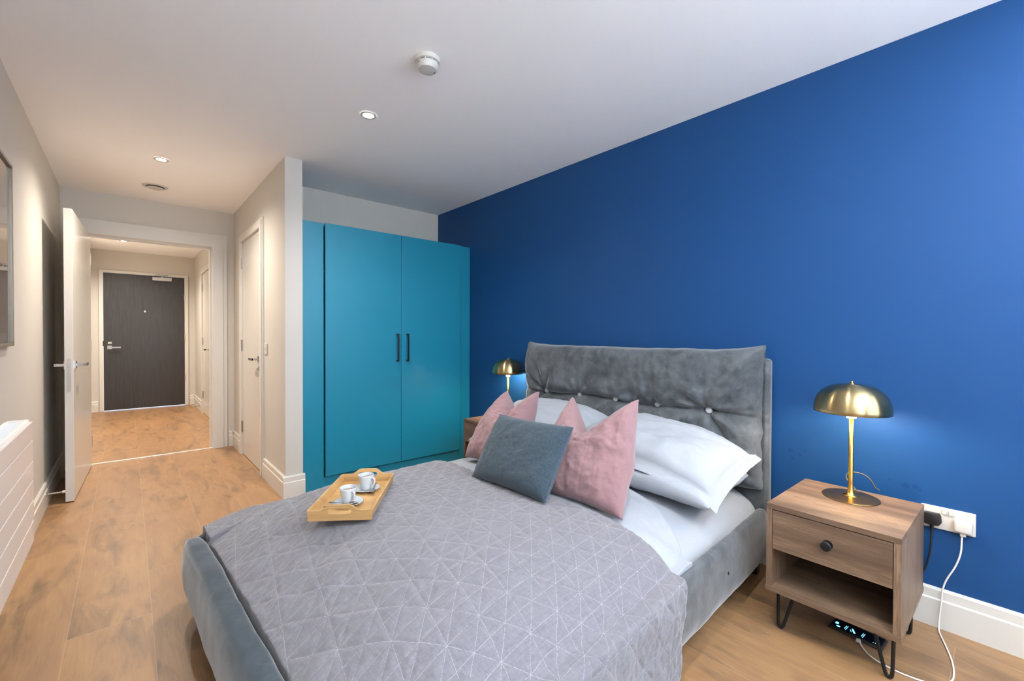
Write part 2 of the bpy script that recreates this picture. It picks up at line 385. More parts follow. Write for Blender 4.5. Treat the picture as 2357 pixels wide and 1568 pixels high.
# ------------------------------------------------------------------ door furniture
def lever(parent, p, out, along, m=None):
    """square rose with a square lever; out = unit vector away from the leaf, along = the way the lever points"""
    p = Vector(p); out = Vector(out); along = Vector(along); upv = Vector((0, 0, 1))
    def slab(bm, c, a, b, d):
        mtx = Matrix((out, along, upv)).transposed()
        vs = []
        for sx in (-1, 1):
            for sy in (-1, 1):
                for sz in (-1, 1): vs.append(bm.verts.new(p+mtx@Vector((c[0]+sx*a/2, c[1]+sy*b/2, c[2]+sz*d/2))))
        for f in ((0,1,3,2),(4,6,7,5),(0,4,5,1),(2,3,7,6),(0,2,6,4),(1,5,7,3)): bm.faces.new([vs[i] for i in f])
    bm = bmesh.new()
    slab(bm, (.004, 0, 0), .008, .052, .052); slab(bm, (.032, 0, 0), .05, .018, .018); slab(bm, (.052, .058, 0), .012, .134, .019)
    return obj('handle', bm, m or M['chrome'], parent)
def hinge(parent, x, y, z, m=None, ax='y'):
    bm = bmesh.new(); box(bm, x-.003, x+.003, y-.022, y+.022, z-.05, z+.05)
    tube(bm, [(x-.006, y, z-.052), (x-.006, y, z+.052)], .006, 10)
    return obj('hinge', bm, m or M['steel'], parent)

# open bedroom door (white leaf, hinged on the left jamb)
d1 = sempty('door_1', (-.262, 5.262, 0), 'white bedroom door standing open against the left wall')
ang = math.atan2(-.326+.284, 4.222-5.262)
d1.rotation_euler = (0, 0, math.atan2(4.222-5.262, -.303+.262))   # local +x runs along the leaf to its free edge
LW = 1.04
obj('leaf', bx(0, LW, -.022, .022, .008, 2.005, .002), M['door'], d1)
lever(d1, (LW-.075, .022, .938), (0, 1, 0), (-1, 0, 0))
lever(d1, (LW-.075, -.022, .938), (0, -1, 0), (-1, 0, 0))
pl = []
for k in range(17):
    a = PI*k/16; pl.append((-.011*math.cos(a), .90+.112+.011*math.sin(a)-.035))
for k in range(17):
    a = PI*k/16; pl.append((.011*math.cos(a), .90-.112-.011*math.sin(a)+.035-.055))
obj('lock_plate', pr(pl, 'x', LW-.001, LW+.0015), M['steel'], d1)
obj('latch', bx(LW, LW+.010, -.007, .006, .925, .948, .002), M['steel'], d1)
for z in (.22, 1.05, 1.80): obj('hinge', bx(-.006, .004, .006, .026, z-.05, z+.05, .002), M['steel'], d1)

# side door in the partition
d2 = sempty('door_2', (XC1, 4.455, 0), 'closed white side door next to the light switch')
P0 = (XC1, 4.455, 0)
local(obj('leaf', bx(XC1-.002, XC1+.04, 4.054, 4.856, .008, 2.026, .002), M['door'], d2), P0)
local(lever(d2, (XC1-.002, 4.155, .945), (-1, 0, 0), (0, 1, 0)), P0)
bm = bmesh.new(); box(bm, XC1-.008, XC1-.001, 4.139, 4.171, .845, .885, .003); box(bm, XC1-.022, XC1-.007, 4.150, 4.160, .853, .873, .002)
local(obj('lock', bm, M['chrome'], d2), P0)
for z in (.27, 1.05, 1.83): local(hinge(d2, XC1-.004, 4.862, z), P0)
bm = bmesh.new()
for (a_, b_) in ((4.03, 4.88), (6.95, 7.80)):
    box(bm, XC1+.0005, XC2, a_, a_+.0225, 0, 2.04); box(bm, XC1+.0005, XC2, b_-.0225, b_, 0, 2.04); box(bm, XC1+.0005, XC2, a_+.0225, b_-.0225, 2.0285, 2.04)
struct('trim_7', bm, M['trim'])
# hall side door
d3 = sempty('door_3', (XC1, 7.375, 0), 'closed white door on the right side of the hall')
P0 = (XC1, 7.375, 0)
local(obj('leaf', bx(XC1-.002, XC1+.04, 6.974, 7.776, .008, 2.026, .002), M['door'], d3), P0)
local(lever(d3, (XC1-.002, 7.075, .945), (-1, 0, 0), (0, 1, 0)), P0)
for z in (.27, 1.05, 1.83): local(hinge(d3, XC1-.004, 7.782, z), P0)
# dark entrance door
d4 = sempty('door_4', ((EX0+EX1)/2, YH, 0), 'dark wood entrance door at the end of the hall')
P0 = ((EX0+EX1)/2, YH, 0)
local(obj('leaf', bx(EX0+.014, EX1-.014, YH-.012, YH+.033, .012, EZ-.006, .002), M['wenge'], d4), P0)
yl = YH-.012
local(lever(d4, (-.205, yl, .950), (0, -1, 0), (1, 0, 0), M['steel']), P0)
bm = bmesh.new(); box(bm, -.225, -.180, yl-.006, yl, 1.000, 1.030, .002); box(bm, -.214, -.207, yl-.016, yl-.006, 1.006, 1.024, .002); box(bm, -.199, -.192, yl-.014, yl-.006, 1.006, 1.024, .002)
local(obj('thumb_turn', bm, M['steel'], d4), P0)
bm = bmesh.new(); lathe(bm, [(.013, 0), (.013, -.004), (.008, -.008)], 16, (.202, yl, 1.498), 'y'); box(bm, .196, .202, yl-.010, yl-.003, 1.506, 1.520)
local(obj('spy_hole', bm, M['whitep'], d4), P0)
bm = bmesh.new(); box(bm, .290, .530, yl-.055, yl, 1.985, 2.040, .003)
local(obj('closer_box', bm, M['steel'], d4), P0)
bm = bmesh.new(); tube(bm, [(.41, yl-.03, 2.04), (.41, yl-.03, 2.068)], .012, 12); box(bm, .36, .42, yl-.045, yl-.03, 2.062, 2.072); box(bm, .33, .48, YH-.05, YH-.02, 2.072, 2.084, .002)
local(obj('closer_arm', bm, M['steel'], d4), P0)
for z in (.45, 1.1, 1.75):
    bm = bmesh.new(); tube(bm, [(EX1-.012, yl-.008, z-.05), (EX1-.012, yl-.008, z+.05)], .007, 10); local(obj('hinge', bm, M['steel'], d4), P0)
local(obj('strike_plate', bx(EX0+.006, EX0+.014, yl-.01, yl, .97, 1.05), M['blackp'], d4), P0)

# door stops
def doorstop(x, y, z, dx, label):
    t = thing('door_stop', label, 'door stop', (x, y, z)); s = 1 if dx > 0 else -1
    bm = bmesh.new(); lathe(bm, [(.014, 0), (.014, s*.004), (.006, s*.008), (.006, dx)], 20, axis='x'); obj('rod', bm, M['chrome'], t, 'auto')
    bm = bmesh.new(); lathe(bm, [(.009, dx), (.009, dx+s*.014)], 20, axis='x'); obj('rubber_tip', bm, M['whitep'], t, 'auto')
doorstop(XL+.018, 4.16, .098, .075, 'chrome rod door stop on the left skirting behind the open door')
doorstop(XC1-.018, 8.05, .075, -.075, 'small chrome door stop on the hall skirting near the dark door')

# ------------------------------------------------------------------ ceiling fittings
def downlight(x, y, label, color, e, size=86, blend=.7, seen=True):
    t = thing('downlight', label, 'ceiling light', (x, y, H), group='recessed ceiling spotlights')
    bm = bmesh.new(); lathe(bm, [(.028, -.001), (.030, -.004), (.043, -.004), (.045, -.0005)], 40, close=False); obj('trim_ring', bm, M['whitep'], t, True)
    obj('lamp_face', lt([(.029, -.0010), (.029, -.0022)], 32), M['spot'], t)
    l = light('downlight_beam', 'SPOT', (0, 0, -.012), e, color, spot_size=R(150), spot_blend=1., shadow_soft_size=.03); l.parent = t
downlight(1.03, 2.412, 'recessed ceiling spotlight over the middle of the bed', NEUT, 30)
downlight(.185, 4.007, 'recessed ceiling spotlight in front of the open bedroom door', WARM, 50)
downlight(-.035, 7.86, 'recessed ceiling spotlight in the hall near the dark door', WARM, 70)
downlight(1.10, .50, 'recessed ceiling spotlight near the bedside and the window wall', NEUT, 22)
downlight(.15, 6.1, 'recessed ceiling spotlight just inside the hall', WARM, 70)

t = thing('smoke_detector', 'round white smoke detector on the ceiling', 'smoke alarm', (1.02, 1.745, H))
bm = bmesh.new(); lathe(bm, [(.055, 0), (.056, -.010), (.054, -.018), (.050, -.020)], 48); obj('base', bm, M['whitep'], t, 'auto')
bm = bmesh.new(); lathe(bm, [(.044, -.020), (.044, -.026)], 48); obj('vent_slot', bm, M['greyp'], t, 'auto')
for k in range(10):
    a = 2*PI*k/10+.2; c_, s_ = math.cos(a), math.sin(a); obj('rib', tb([(.047*c_, .047*s_, -.019), (.047*c_, .047*s_, -.028)], .0035, 6), M['whitep'], t)
bm = bmesh.new(); lathe(bm, [(.049, -.026), (.049, -.034), (.047, -.044), (.040, -.052), (.02, -.055), (.002, -.0555)], 48); obj('cover', bm, M['whitep'], t, 'auto')
obj('indicator', lt([(.0025, -.0525), (.0025, -.0565)], 12, (.031, -.008, 0)), M['greyp'], t)
obj('side_slot', bx(-.0492, -.046, -.014, .006, -.036, -.0335), M['greyp'], t)

t = thing('ceiling_vent', 'round white air vent in the ceiling above the bedroom doorway', 'vent', (.178, 4.77, H))
obj('flange', lt([(.088, 0), (.086, -.004), (.070, -.009), (.062, -.006), (.060, 0)], 48, close=False), M['whitep'], t, True)
obj('disc', lt([(.003, -.020), (.050, -.019), (.056, -.014), (.050, -.010)], 48), M['whitep'], t, 'auto')
obj('duct', lt([(.060, -.0002), (.060, -.001)], 32), M['greyp'], t)

# switch
t = thing('light_switch', 'small white light switch beside the side door', 'light switch', (XC1, 3.905, 1.04))
obj('plate', bx(-.009, 0, -.043, .043, -.043, .043, .003), M['whitep'], t)
obj('rocker', bx(-.013, -.008, -.006, .006, -.012, .012, .002), M['whitep'], t)
for s in (-1, 1): obj('screw', lt([(.003, -.0089), (.003, -.0097)], 10, (0, s*.03, 0), 'x'), M['steel'], t)

# ------------------------------------------------------------------ wardrobe
t = thing('wardrobe', 'teal built-in wardrobe with two flat doors in the alcove', 'wardrobe', (1.69, 3.35, 0)); P0 = (1.69, 3.35, 0)
def part(name, bm, m, par=None, smooth=False): return local(obj(name, bm, m, par or t, smooth), P0)
TZ = 1.980; y0 = 3.345
bm = bmesh.new(); box(bm, XC2+.002, XC2+.02, y0+.04, YR-.002, 0, TZ-.002); box(bm, XW-.02, XW-.002, y0+.04, YR-.002, 0, TZ-.002)
box(bm, XC2+.02, XW-.02, y0+.04, YR-.002, TZ-.02, TZ-.002); box(bm, XC2+.02, XW-.02, YR-.012, YR-.002, .08, TZ-.02)
part('carcass', bm, M['teal'])
part('filler_panel', bx(XC2+.002, 1.094, y0+.022, y0+.04, 0, TZ, .001), M['teal'])
part('filler_panel', bx(2.310, XW-.002, y0+.022, y0+.04, 0, TZ, .001), M['teal'])
part('plinth', bx(1.094, 2.310, y0+.026, y0+.044, 0, .088), M['teal'])
for (a, b, hx) in ((1.100, 1.709, 1.672), (1.713, 2.303, 1.762)):
    dr = part('door', bx(a, b, y0, y0+.02, .098, TZ+.001, .0015), M['teal'])
    bm = bmesh.new()
    box(bm, hx-.006, hx+.006, y0-.034, y0-.024, .935, 1.165, .0015)
    for z in (.941, 1.159): box(bm, hx-.006, hx+.006, y0-.026, y0, z-.006, z+.006, .001)
    local(obj('handle', bm, M['black'], dr), P0)

# ------------------------------------------------------------------ left wall: heater and picture
t = thing('panel_radiator', 'glossy cream flat panel radiator on the left wall', 'radiator', (XL, 1.6, .24)); P0 = (XL, 1.6, .24)
q = N('glossy_cream_enamel'); q.set(Base_Color=lin(232, 226, 221), Roughness=.3, Coat_Weight=.3); M['enamel'] = q.m
M['groove'] = plain('pale_groove_enamel', lin(246, 243, 238), .4)
ya, yb, za, zb = .55, 2.845, .235, .770
bm = bmesh.new(); gz = [za, .332, .422, .511, .596, .689, zb]
for a, b in zip(gz, gz[1:]): box(bm, XL+.092, XL+.110, ya, yb, a+.003, b-.003, .0015)
part('front_panel', bm, M['enamel'])
part('groove_backing', bx(XL+.088, XL+.100, ya+.002, yb-.002, za+.004, zb-.004), M['groove'])
part('back_panel', bx(XL+.03, XL+.045, ya, yb, za, zb-.01, .002), M['enamel'])
part('side_cap', bx(XL+.03, XL+.092, yb-.012, yb, za, zb, .001), M['enamel']); part('side_cap', bx(XL+.03, XL+.092, ya, ya+.012, za, zb, .001), M['enamel'])
bm = bmesh.new(); box(bm, XL+.028, XL+.036, ya, yb, zb-.006, zb+.004); box(bm, XL+.086, XL+.098, ya, yb, zb-.004, zb+.004)
for k in range(6): box(bm, XL+.03, XL+.092, ya+.02+k*.46, ya+.026+k*.46, zb-.006, zb+.003)
part('top_rim', bm, M['groove'])
part('grille', bx(XL+.036, XL+.086, ya+.01, yb-.01, zb-.006, zb-.001), plain('pale_blue_white_grille', lin(222, 232, 242), .4))
for y in (.9, 2.5): part('bracket', bx(XL+.001, XL+.031, y-.02, y+.02, .35, .70), M['steel'])

t = thing('framed_picture', 'abstract print in a thin bronze frame on the left wall', 'picture', (XL, 2.45, 1.52)); P0 = (XL, 2.45, 1.52)
a, b, z0, z1, fwd = 1.95, 3.115, 1.096, 1.946, .022
bm = bmesh.new()
for (y0_, y1_, q0, q1) in ((a, b, z0, z0+.014), (a, b, z1-.014, z1), (a, a+.014, z0, z1), (b-.014, b, z0, z1)): box(bm, XL+.001, XL+fwd, y0_, y1_, q0, q1, .001)
part('frame', bm, plain('bronze_grey_frame', lin(128, 118, 104), .35, .5))
part('backing', bx(XL+.001, XL+.006, a+.012, b-.012, z0+.012, z1-.012), plain('ivory_mount_card', lin(224, 218, 204), .7))
part('print', bx(XL+.006, XL+.0075, a+.06, b-.06, z0+.06, z1-.06), plain('pale_blush_paper', lin(216, 196, 180), .7))
def ell(y, z, ry, rz, rot=0, n=40):
    return [(y+ry*math.cos(u)*math.cos(rot)-rz*math.sin(u)*math.sin(rot), z+ry*math.cos(u)*math.sin(rot)+rz*math.sin(u)*math.cos(rot)) for u in [2*PI*k/n for k in range(n)]]
def half(y, z, ry, rz, n=32, s=-1):
    return [(y+ry*math.cos(PI*k/n), z+s*rz*math.sin(PI*k/n)) for k in range(n+1)]
part('painted_shape', pr(half(2.70, 1.44, .20, .20), 'x', XL+.0075, XL+.0082), plain('terracotta_pink_ink', lin(176, 130, 112), .7))
part('painted_shape', pr(half(2.66, 1.76, .22, .14, s=1), 'x', XL+.0075, XL+.0081), plain('cream_ink', lin(236, 214, 184), .7))
part('painted_shape', pr(half(2.30, 1.40, .16, .16), 'x', XL+.0075, XL+.0080), plain('taupe_ink', lin(160, 140, 124), .7))
part('painted_line', bx(XL+.0075, XL+.0083, a+.09, b-.09, 1.455, 1.475), plain('sage_ink', lin(150, 146, 130), .7))
gq = N('picture_glass'); gq.set(Base_Color=(1, 1, 1, 1), Roughness=.0, Transmission_Weight=1., IOR=1.45)
part('glass', bx(XL+.012, XL+.0135, a+.013, b-.013, z0+.013, z1-.013), gq.m)

# ------------------------------------------------------------------ bed
BO = (2.365, 1.580, 0); BR = R(2.6)
bed = thing('bed', 'grey velvet upholstered double bed with a buttoned cushion headboard', 'bed', BO, BR)
W2 = .81
# headboard panel, slightly soft
obj('headboard_panel', bx(-.07, .0, -W2, W2, .07, 1.045, .018, 3), M['velvet'], bed, 'auto')
# cushion hung over the panel
btn = [-.555, -.2725, .0, .2725, .555]; bz = .772; CW = .795; cz0, cz1 = .40, 1.085
def cush(u, v, side):
    y = (u*2-1)*CW; z = cz0+(cz1-cz0)*v; a = abs(u*2-1)
    e = max(0, 1-a**9)**.42*max(0, 1-abs(v*2-1)**7)**.45
    T_ = .125*e
    # crease line through the buttons
    yw = min(abs(y-b) for b in btn)
    zc = bz+.010*math.sin(y*9)-.004
    inside = max(0., 1-max(0, abs(y)-.56)/.25)
    T_ -= .034*e*math.exp(-(abs(z-zc)/.010)**1.4)*(.35+.65*inside)
    T_ -= .024*e*math.exp(-((z-zc)/.06)**2)
    for k, b in enumerate(btn):
        r = math.hypot(y-b, z-bz); th = math.atan2(z-bz, y-b)
        T_ -= .024*e*math.exp(-(r/.026)**2)
        am = .013 if k in (0, 4) else .006
        T_ += am*e*math.exp(-((r-.10)/.085)**2)*math.sin(th*7+k*2.1+1.5*math.sin(th*2+k))
    for (ya_, za_, yb_, zb_) in ((.555, .77, .80, .90), (-.555, .77, -.76, .47), (-.555, .77, -.80, .80), (.555, .77, .74, .62)):
        dx_, dz_ = yb_-ya_, zb_-za_; L2 = dx_*dx_+dz_*dz_; tt = max(0, min(1, ((y-ya_)*dx_+(z-za_)*dz_)/L2))
        dd_ = math.hypot(y-ya_-tt*dx_, z-za_-tt*dz_)
        T_ -= .020*e*math.exp(-(dd_/.014)**2)*(1-.4*tt)
    T_ += .014*e*fbm(y*4+3, z*6, 1.3)+.009*e*fbm(y*15, z*7, 4)
    top = max(0, (v-.82)/.18)
    z += .026*top*(a**6)+.008*top*fbm(y*3.5, 2.2, 7) - .012*max(0, .1-v)*fbm(y*5, 1, 2)
    edge = max(0, (a-.9)/.1); y += (1 if y > 0 else -1)*edge*(.010*fbm(z*9, 3+y, 1)-.012*(v < .96)*(1-abs(v-.5)))
    return Vector((-.071-(max(T_, .004*e) if side else -.0), y, z))
bm = grid(lambda u, v: cush(u, v, 1), 220, 110)
grid(lambda u, v: Vector((-.070, (u*2-1)*CW, cz0+(cz1-cz0)*v)) if 1 else 0, 1, 1, bm=bm)
obj('headboard_cushion', bm, M['velvet'], bed, True)
bm = bmesh.new(); tube(bm, [(-.052, -CW+.02, cz1-.034), (-.052, CW-.02, cz1-.034)], .032, 12); obj('top_fold', bm, M['velvet'], bed, True)
for b in btn:
    obj('button', lt([(.016, .006), (.0175, -.004), (.015, -.009), (.008, -.013), (.001, -.0135)], 24, (-.071-.069, b, bz), 'x'), M['button'], bed, True)['label'] = 'small pale round button on the headboard'
# rails: padded
def rail(p0, p1, nrm, h0, h1, t_, bulge, name):
    p0 = Vector(p0); p1 = Vector(p1); n_ = Vector(nrm); L_ = (p1-p0).length
    def fn(u, v):
        a = 2*PI*v
        cx = math.copysign(abs(math.cos(a))**.45, math.cos(a)); cz = math.copysign(abs(math.sin(a))**.45, math.sin(a))
        z = (h0+h1)/2+(h1-h0)/2*cz; o_ = t_/2*cx
        if cx > 0: o_ += bulge*math.cos((z-(h0+h1)/2)/(h1-h0)*PI)*cx
        endf = min(1, min(u, 1-u)*L_/(.13 if name == 'foot_rail' else .05)); endf = endf**.4 if endf < 1 else 1
        p = p0+(p1-p0)*u+n_*(o_*(.5+.5*endf))
        zz = (h0+h1)/2+(z-(h0+h1)/2)*(.82+.18*endf)-(.022*max(0, u-.7)/.3*(z > (h0+h1)/2) if name == 'side_rail' else 0)
        return Vector((p.x, p.y, zz+.004*fbm(p.x*4, p.y*4, z*4)))+n_*.004*fbm(p.x*6, p.y*6, z*6+3)
    bm = grid(fn, 60, 40); bmesh.ops.remove_doubles(bm, verts=bm.verts, dist=.0002)
    return obj(name, bm, M['velvet2' if name == 'foot_rail' else 'velvet'], bed, True)
rail((-.075, -.797, 0), (-2.115, -.797, 0), (0, -1, 0), .09, .328, .045, .010, 'side_rail')
rail((-.075, .797, 0), (-2.115, .797, 0), (0, 1, 0), .09, .328, .045, .010, 'side_rail')
rail((-2.128, -.82, 0), (-2.128, .79, 0), (-1, 0, 0), .085, .312, .080, .012, 'foot_rail')
bm = bmesh.new(); lathe(bm, [(.009, 0), (.009, -.003), (.004, -.006)], 16, (-.62, -.824, .215), 'y'); obj('bolt_cap', bm, M['chrome'], bed, 'auto')
for (lx, ly) in ((-.10, -.76), (-.10, .76), (-2.10, -.76), (-2.10, .76)):
    obj('leg', bx(lx-.022, lx+.022, ly-.022, ly+.022, 0, .10, .003), M['black'], bed)

# cross-section of the made bed: flat crown, superelliptic shoulder, optional run over the side rail; indexed by arc length
def shoulder(top, a_w, low, n_=2.3, fl=.25, N_=200, cover=None):
    pts = [(0., top), (fl, top)]
    for k in range(1, N_+1):
        c_ = k/N_*PI/2; y_ = fl+a_w*math.sin(c_)**(2/n_); z_ = low+(top-low)*max(0, math.cos(c_))**(2/n_)
        if cover is not None:
            if y_ > .832: break
            if y_ > .70: z_ = max(z_, cover)
        pts.append((y_, z_))
    if cover is not None: pts += [(.838, cover-.002), (.844, cover-.009), (.848, cover-.020), (.850, cover-.04), (.851, low)]
    L_ = [0.]
    for p_, q_ in zip(pts, pts[1:]): L_.append(L_[-1]+math.hypot(q_[0]-p_[0], q_[1]-p_[1]))
    return np.array(L_), np.array([p_[0] for p_ in pts]), np.array([p_[1] for p_ in pts])
# bedding things share the bed's placement
def btop(x, y):
    """height of the made bed surface in bed space"""
    ey = max(0, 1-abs(y/.77)**7); ex = max(0, min(1, (x+2.115)/.30)); ex = 1-(1-ex)**2.6
    return .30+(.475-.30)*(ey**.5)*(.18+.82*ex)
def sup(x, e): return math.copysign(abs(x)**e, x)
def mat_fn(u, v):
    a = 2*PI*u; rr = v
    return None
bm = bmesh.new(); MP = [(.22*0+y_, z_) for y_, z_ in zip(*shoulder(.432, .516, .27)[1:])][::6]; MP = MP+[(.766, .20)]
prism(bm, [(-y_, z_) for y_, z_ in MP[:0:-1]]+MP, 'x', -1.80, -.085, .02)
o = obj('mattress', bm, M['white'], None, True, BO, (0, 0, BR)); tag(o, 'white sheeted mattress showing under the pillows at the head of the bed', 'mattress')

# duvet: curved head edge, falls between mattress and rail
def duv_edge(y):     # bed-space x of the head edge
    return -.64+.09*math.tanh((y+.45)*3.5)-.16*max(0, (-.55-y)/.25)**1.2
DS = shoulder(.455, .56, .22)
def duv(u, v):
    t_ = (u*2-1)*.93
    s = 1 if t_ > 0 else -1; at = abs(t_)
    xe = duv_edge(max(-.8, min(.8, t_))); x = xe+(-1.45-xe)*v
    thick = .016*min(1, (v*.8/.03)**.5 if v < .0375 else 1)
    y = float(np.interp(at, DS[0], DS[1])); z = float(np.interp(at, DS[0], DS[2])); 
    z += thick-.014
    if y > .74: z = max(z, .340)
    if y > .795: y = .795+.03*(y-.795); z = .340-.3*max(0, at-.86)
    y *= s
    z += .005*fbm(x*4, y*4, 9)*.6+.003*fbm(x*9, y*6, 4)
    side = max(0, min(1, (at-.60)/.12))
    z += .005*side*math.sin(x*40+5*fbm(x*2, y*3, 1)); y += s*.003*side*math.sin(x*55+2)*(at < .8)
    return Vector((x, y, z))
bm = grid(duv, 110, 150)
o = obj('duvet', bm, M['white'], None, True, BO, (0, 0, BR)); tag(o, 'plain white duvet showing between the grey bedspread and the pillows', 'duvet')
md = o.modifiers.new('thickness', 'SOLIDIFY'); md.thickness = .012; md.offset = -1

# bedspread: full height field with drapes, quilted by a stitched lattice
A_ = Vector((.042, -.058)); D_ = Vector((.066, .0655))      # lattice vectors in bed plan
Mi = Matrix(((A_.x, D_.x), (A_.y, D_.y))).inverted()
def lat(x, t_): r_ = Mi@Vector((x, t_)); return r_.x, r_.y
def fr(x): x = x-math.floor(x); return min(x, 1-x)
def q_edge(t_):
    # bed-space x of the head edge along the width coordinate
    return -1.045-.05*math.sin((t_+.2)*2.2)+.09*max(0, t_-.1)/.6 + (-.05*max(0, (-.72-t_)/.3))
QS = [shoulder(.300+(.470-.300)*k/8, .598, .205, cover=.306+.036*min(1, k/5)) for k in range(9)]
QT0, QT1 = -1.16, 1.00      # arc coordinates: near hem, far hem
def qlt(u, v):
    t_ = QT0+(QT1-QT0)*u; s = 1 if t_ > 0 else -1; at = abs(t_)
    xe = q_edge(t_)
    S = v*(1.0); x = xe+(-2.085-xe)*min(1, S/.96)
    nrm = Vector((0, 0, 1))
    foot = max(0, min(1, (x+2.085)/.55)); fz = 1-(1-foot)**2.2
    k_ = max(0, min(len(QS)-1.001, fz*(len(QS)-1))); i_ = int(k_); f_ = k_-i_
    A0, A1 = QS[i_], QS[i_+1]; Lm = A0[0][-1]*(1-f_)+A1[0][-1]*f_
    if at < Lm:
        y = s*(float(np.interp(at, A0[0], A0[1]))*(1-f_)+float(np.interp(at, A1[0], A1[1]))*f_)
        z = float(np.interp(at, A0[0], A0[2]))*(1-f_)+float(np.interp(at, A1[0], A1[2]))*f_
        g_ = max(0, (abs(y)-.25)/.60); nrm = Vector((0, s*g_**2, 1-g_*.8)).normalized()
        ay = abs(y)
    else:
        b = at-Lm; flare = .05*b if s < 0 else .0
        fold = min(1, b/.15)*.018*math.sin(x*13+1.2+2*fbm(x*1.5, 5, 2)) if s < 0 else .004*math.sin(x*11)
        y = s*(.851+flare+max(-.006, fold*.7)); z = .205-b; nrm = Vector((0, s, 0))
    # foot tuck
    if S > .96: 
        b = (S-.96)/.04; z -= .05*b
    edgeh = math.exp(-(min(S, 1)/.01)**2)
    p, q_ = lat(x, t_)
    d = min(fr(p)*.0716, fr(q_)*.093, fr(p-q_)*.055, fr((p+q_)/2)*.085)
    puff = 1-math.exp(-(d/.007)**1.3)
    wr = .5+.8*(1-fz)+(.6 if at > .7 else 0)
    h = .0042*puff-.0035*edgeh + wr*(.0035*fbm(x*7, t_*7, 3)+.003*fbm(x*16, t_*10, 8))
    # broad pull folds near the foot, roughly across the bed
    h += .009*(1-fz)*fbm(x*6+t_*1.5, t_*11, 5)+.006*math.exp(-((x+1.86)/.12)**2)*math.sin(t_*23+4*fbm(t_*2, x*3, 1))
    if s < 0 and at > .74: h += .010*min(1, (at-.74)/.15)*fbm(x*7, t_*5, 2.5)+.004*fbm(x*19, t_*14, 6)
    P_ = Vector((x, y, z+.010))+nrm*h
    return P_
bm = grid(qlt, 460, 250, uv=lambda u, v: lat(q_edge(QT0+(QT1-QT0)*u)+(-2.085-q_edge(QT0+(QT1-QT0)*u))*min(1, v/.96), QT0+(QT1-QT0)*u))
o = obj('bedspread', bm, M['quilt'], None, True, BO, (0, 0, BR)); tag(o, 'grey quilted bedspread with white diamond stitching over the lower bed', 'bedspread')
md = o.modifiers.new('thickness', 'SOLIDIFY'); md.thickness = .006; md.offset = -1

# ------------------------------------------------------------------ pillows and cushions
def pillow(name, w_, h_, t_, mat, loc, rot, label, cat, group=None, chop=0, chopx=0, flange=0, seed=0, n=84, pinch=.06, sag=0, sharp=.5, piping=None, wr=1., seam=(), droop=0):
    """lies in local xy, thickness along z; +y is its top edge"""
    def fn(side):
        def f(u, v):
            a = (u*2-1); b = (v*2-1)
            fa = a*(w_+2*flange)/w_; fb = b*(h_+2*flange)/h_
            core_a = min(1, abs(fa)); core_b = min(1, abs(fb))
            e = max(0, 1-core_a**3.2)**sharp*max(0, 1-core_b**3.2)**sharp
            x = fa*w_/2*(1-pinch*(1-min(1, b*b))*abs(a)**3); y = fb*h_/2*(1-pinch*(1-min(1, a*a))*abs(b)**3)
            z = side*(t_/2*e+.0015)
            z += side*e*wr*.007*(.5-abs(fbm(a*2.2+seed*1.7, b*1.3, seed+5))*2)
            if chop:
                g = max(0, 1-abs(a-chopx)/((1-chopx) if a > chopx else (1+chopx)))**1.35; top = max(0, (b+.1)/1.1)
                y -= chop*g*top**1.6; z -= side*0; z *= (1-.30*g*top) if side > 0 else (1-.1*g*top)
                z += (.035*g*top*top)*(-1)+.030*top*math.tanh((a-chopx)*5)
                x += (chopx-a)*chop*.22*top*(1-g*.4)
                # gathered creases below the notch
                z += side*.006*e*math.sin((a-chopx)*26)*math.exp(-((a-chopx)/.35)**2)*top
            z += side*wr*e*(.010*fbm(a*2+seed, b*2, seed)+.005*fbm(a*5+seed, b*5, seed+3))+wr*(.006*fbm(a*1.5+seed, b*1.5, seed+9))
            for sx in seam: z -= side*.0045*e**.3*math.exp(-((a-sx)/.014)**2)
            z -= sag*(a*a)*(.6+.4*(1-b)/2); z -= droop*(max(0, abs(fa)-1)*w_/2+max(0, -fb-1)*h_/2)
            return Vector((x, y, z))
        return f
    bm = grid(fn(1), n, n); grid(fn(-1), n, n, bm=bm); bmesh.ops.remove_doubles(bm, verts=bm.verts, dist=.0032)
    o = obj(name, bm, mat, None, True, loc, None); o.rotation_mode = 'QUATERNION'
    o.rotation_quaternion = rot
    if piping:
        pts = [fn(1)(i/n, 0) for i in range(n+1)]+[fn(1)(1, i/n) for i in range(1, n+1)]+[fn(1)(1-i/n, 1) for i in range(1, n+1)]+[fn(1)(0, 1-i/n) for i in range(1, n)]
        bm = bmesh.new(); tube(bm, pts+[pts[0]], .003, 6); obj('seam', bm, piping, o, True)
    return tag(o, label, cat, group)
def frame_rot(xdir, ydir):
    x_ = Vector(xdir).normalized(); z_ = x_.cross(Vector(ydir)).normalized(); y_ = z_.cross(x_)
    return Matrix((x_, y_, z_)).transposed().to_quaternion()
def place(tl, tr_, bl, br_):
    """centre, rotation, width, height from four world corners"""
    tl, tr_, bl, br_ = map(Vector, (tl, tr_, bl, br_))
    c_ = (tl+tr_+bl+br_)/4; xd = (tr_+br_-tl-bl)/2; yd = (tl+tr_-bl-br_)/2
    return c_, frame_rot(xd, yd), xd.length, yd.length
def bw(x, y, z):     # bed space to world
    v_ = Matrix.Rotation(BR, 3, 'Z')@Vector((x, y, z)); return v_+Vector(BO)
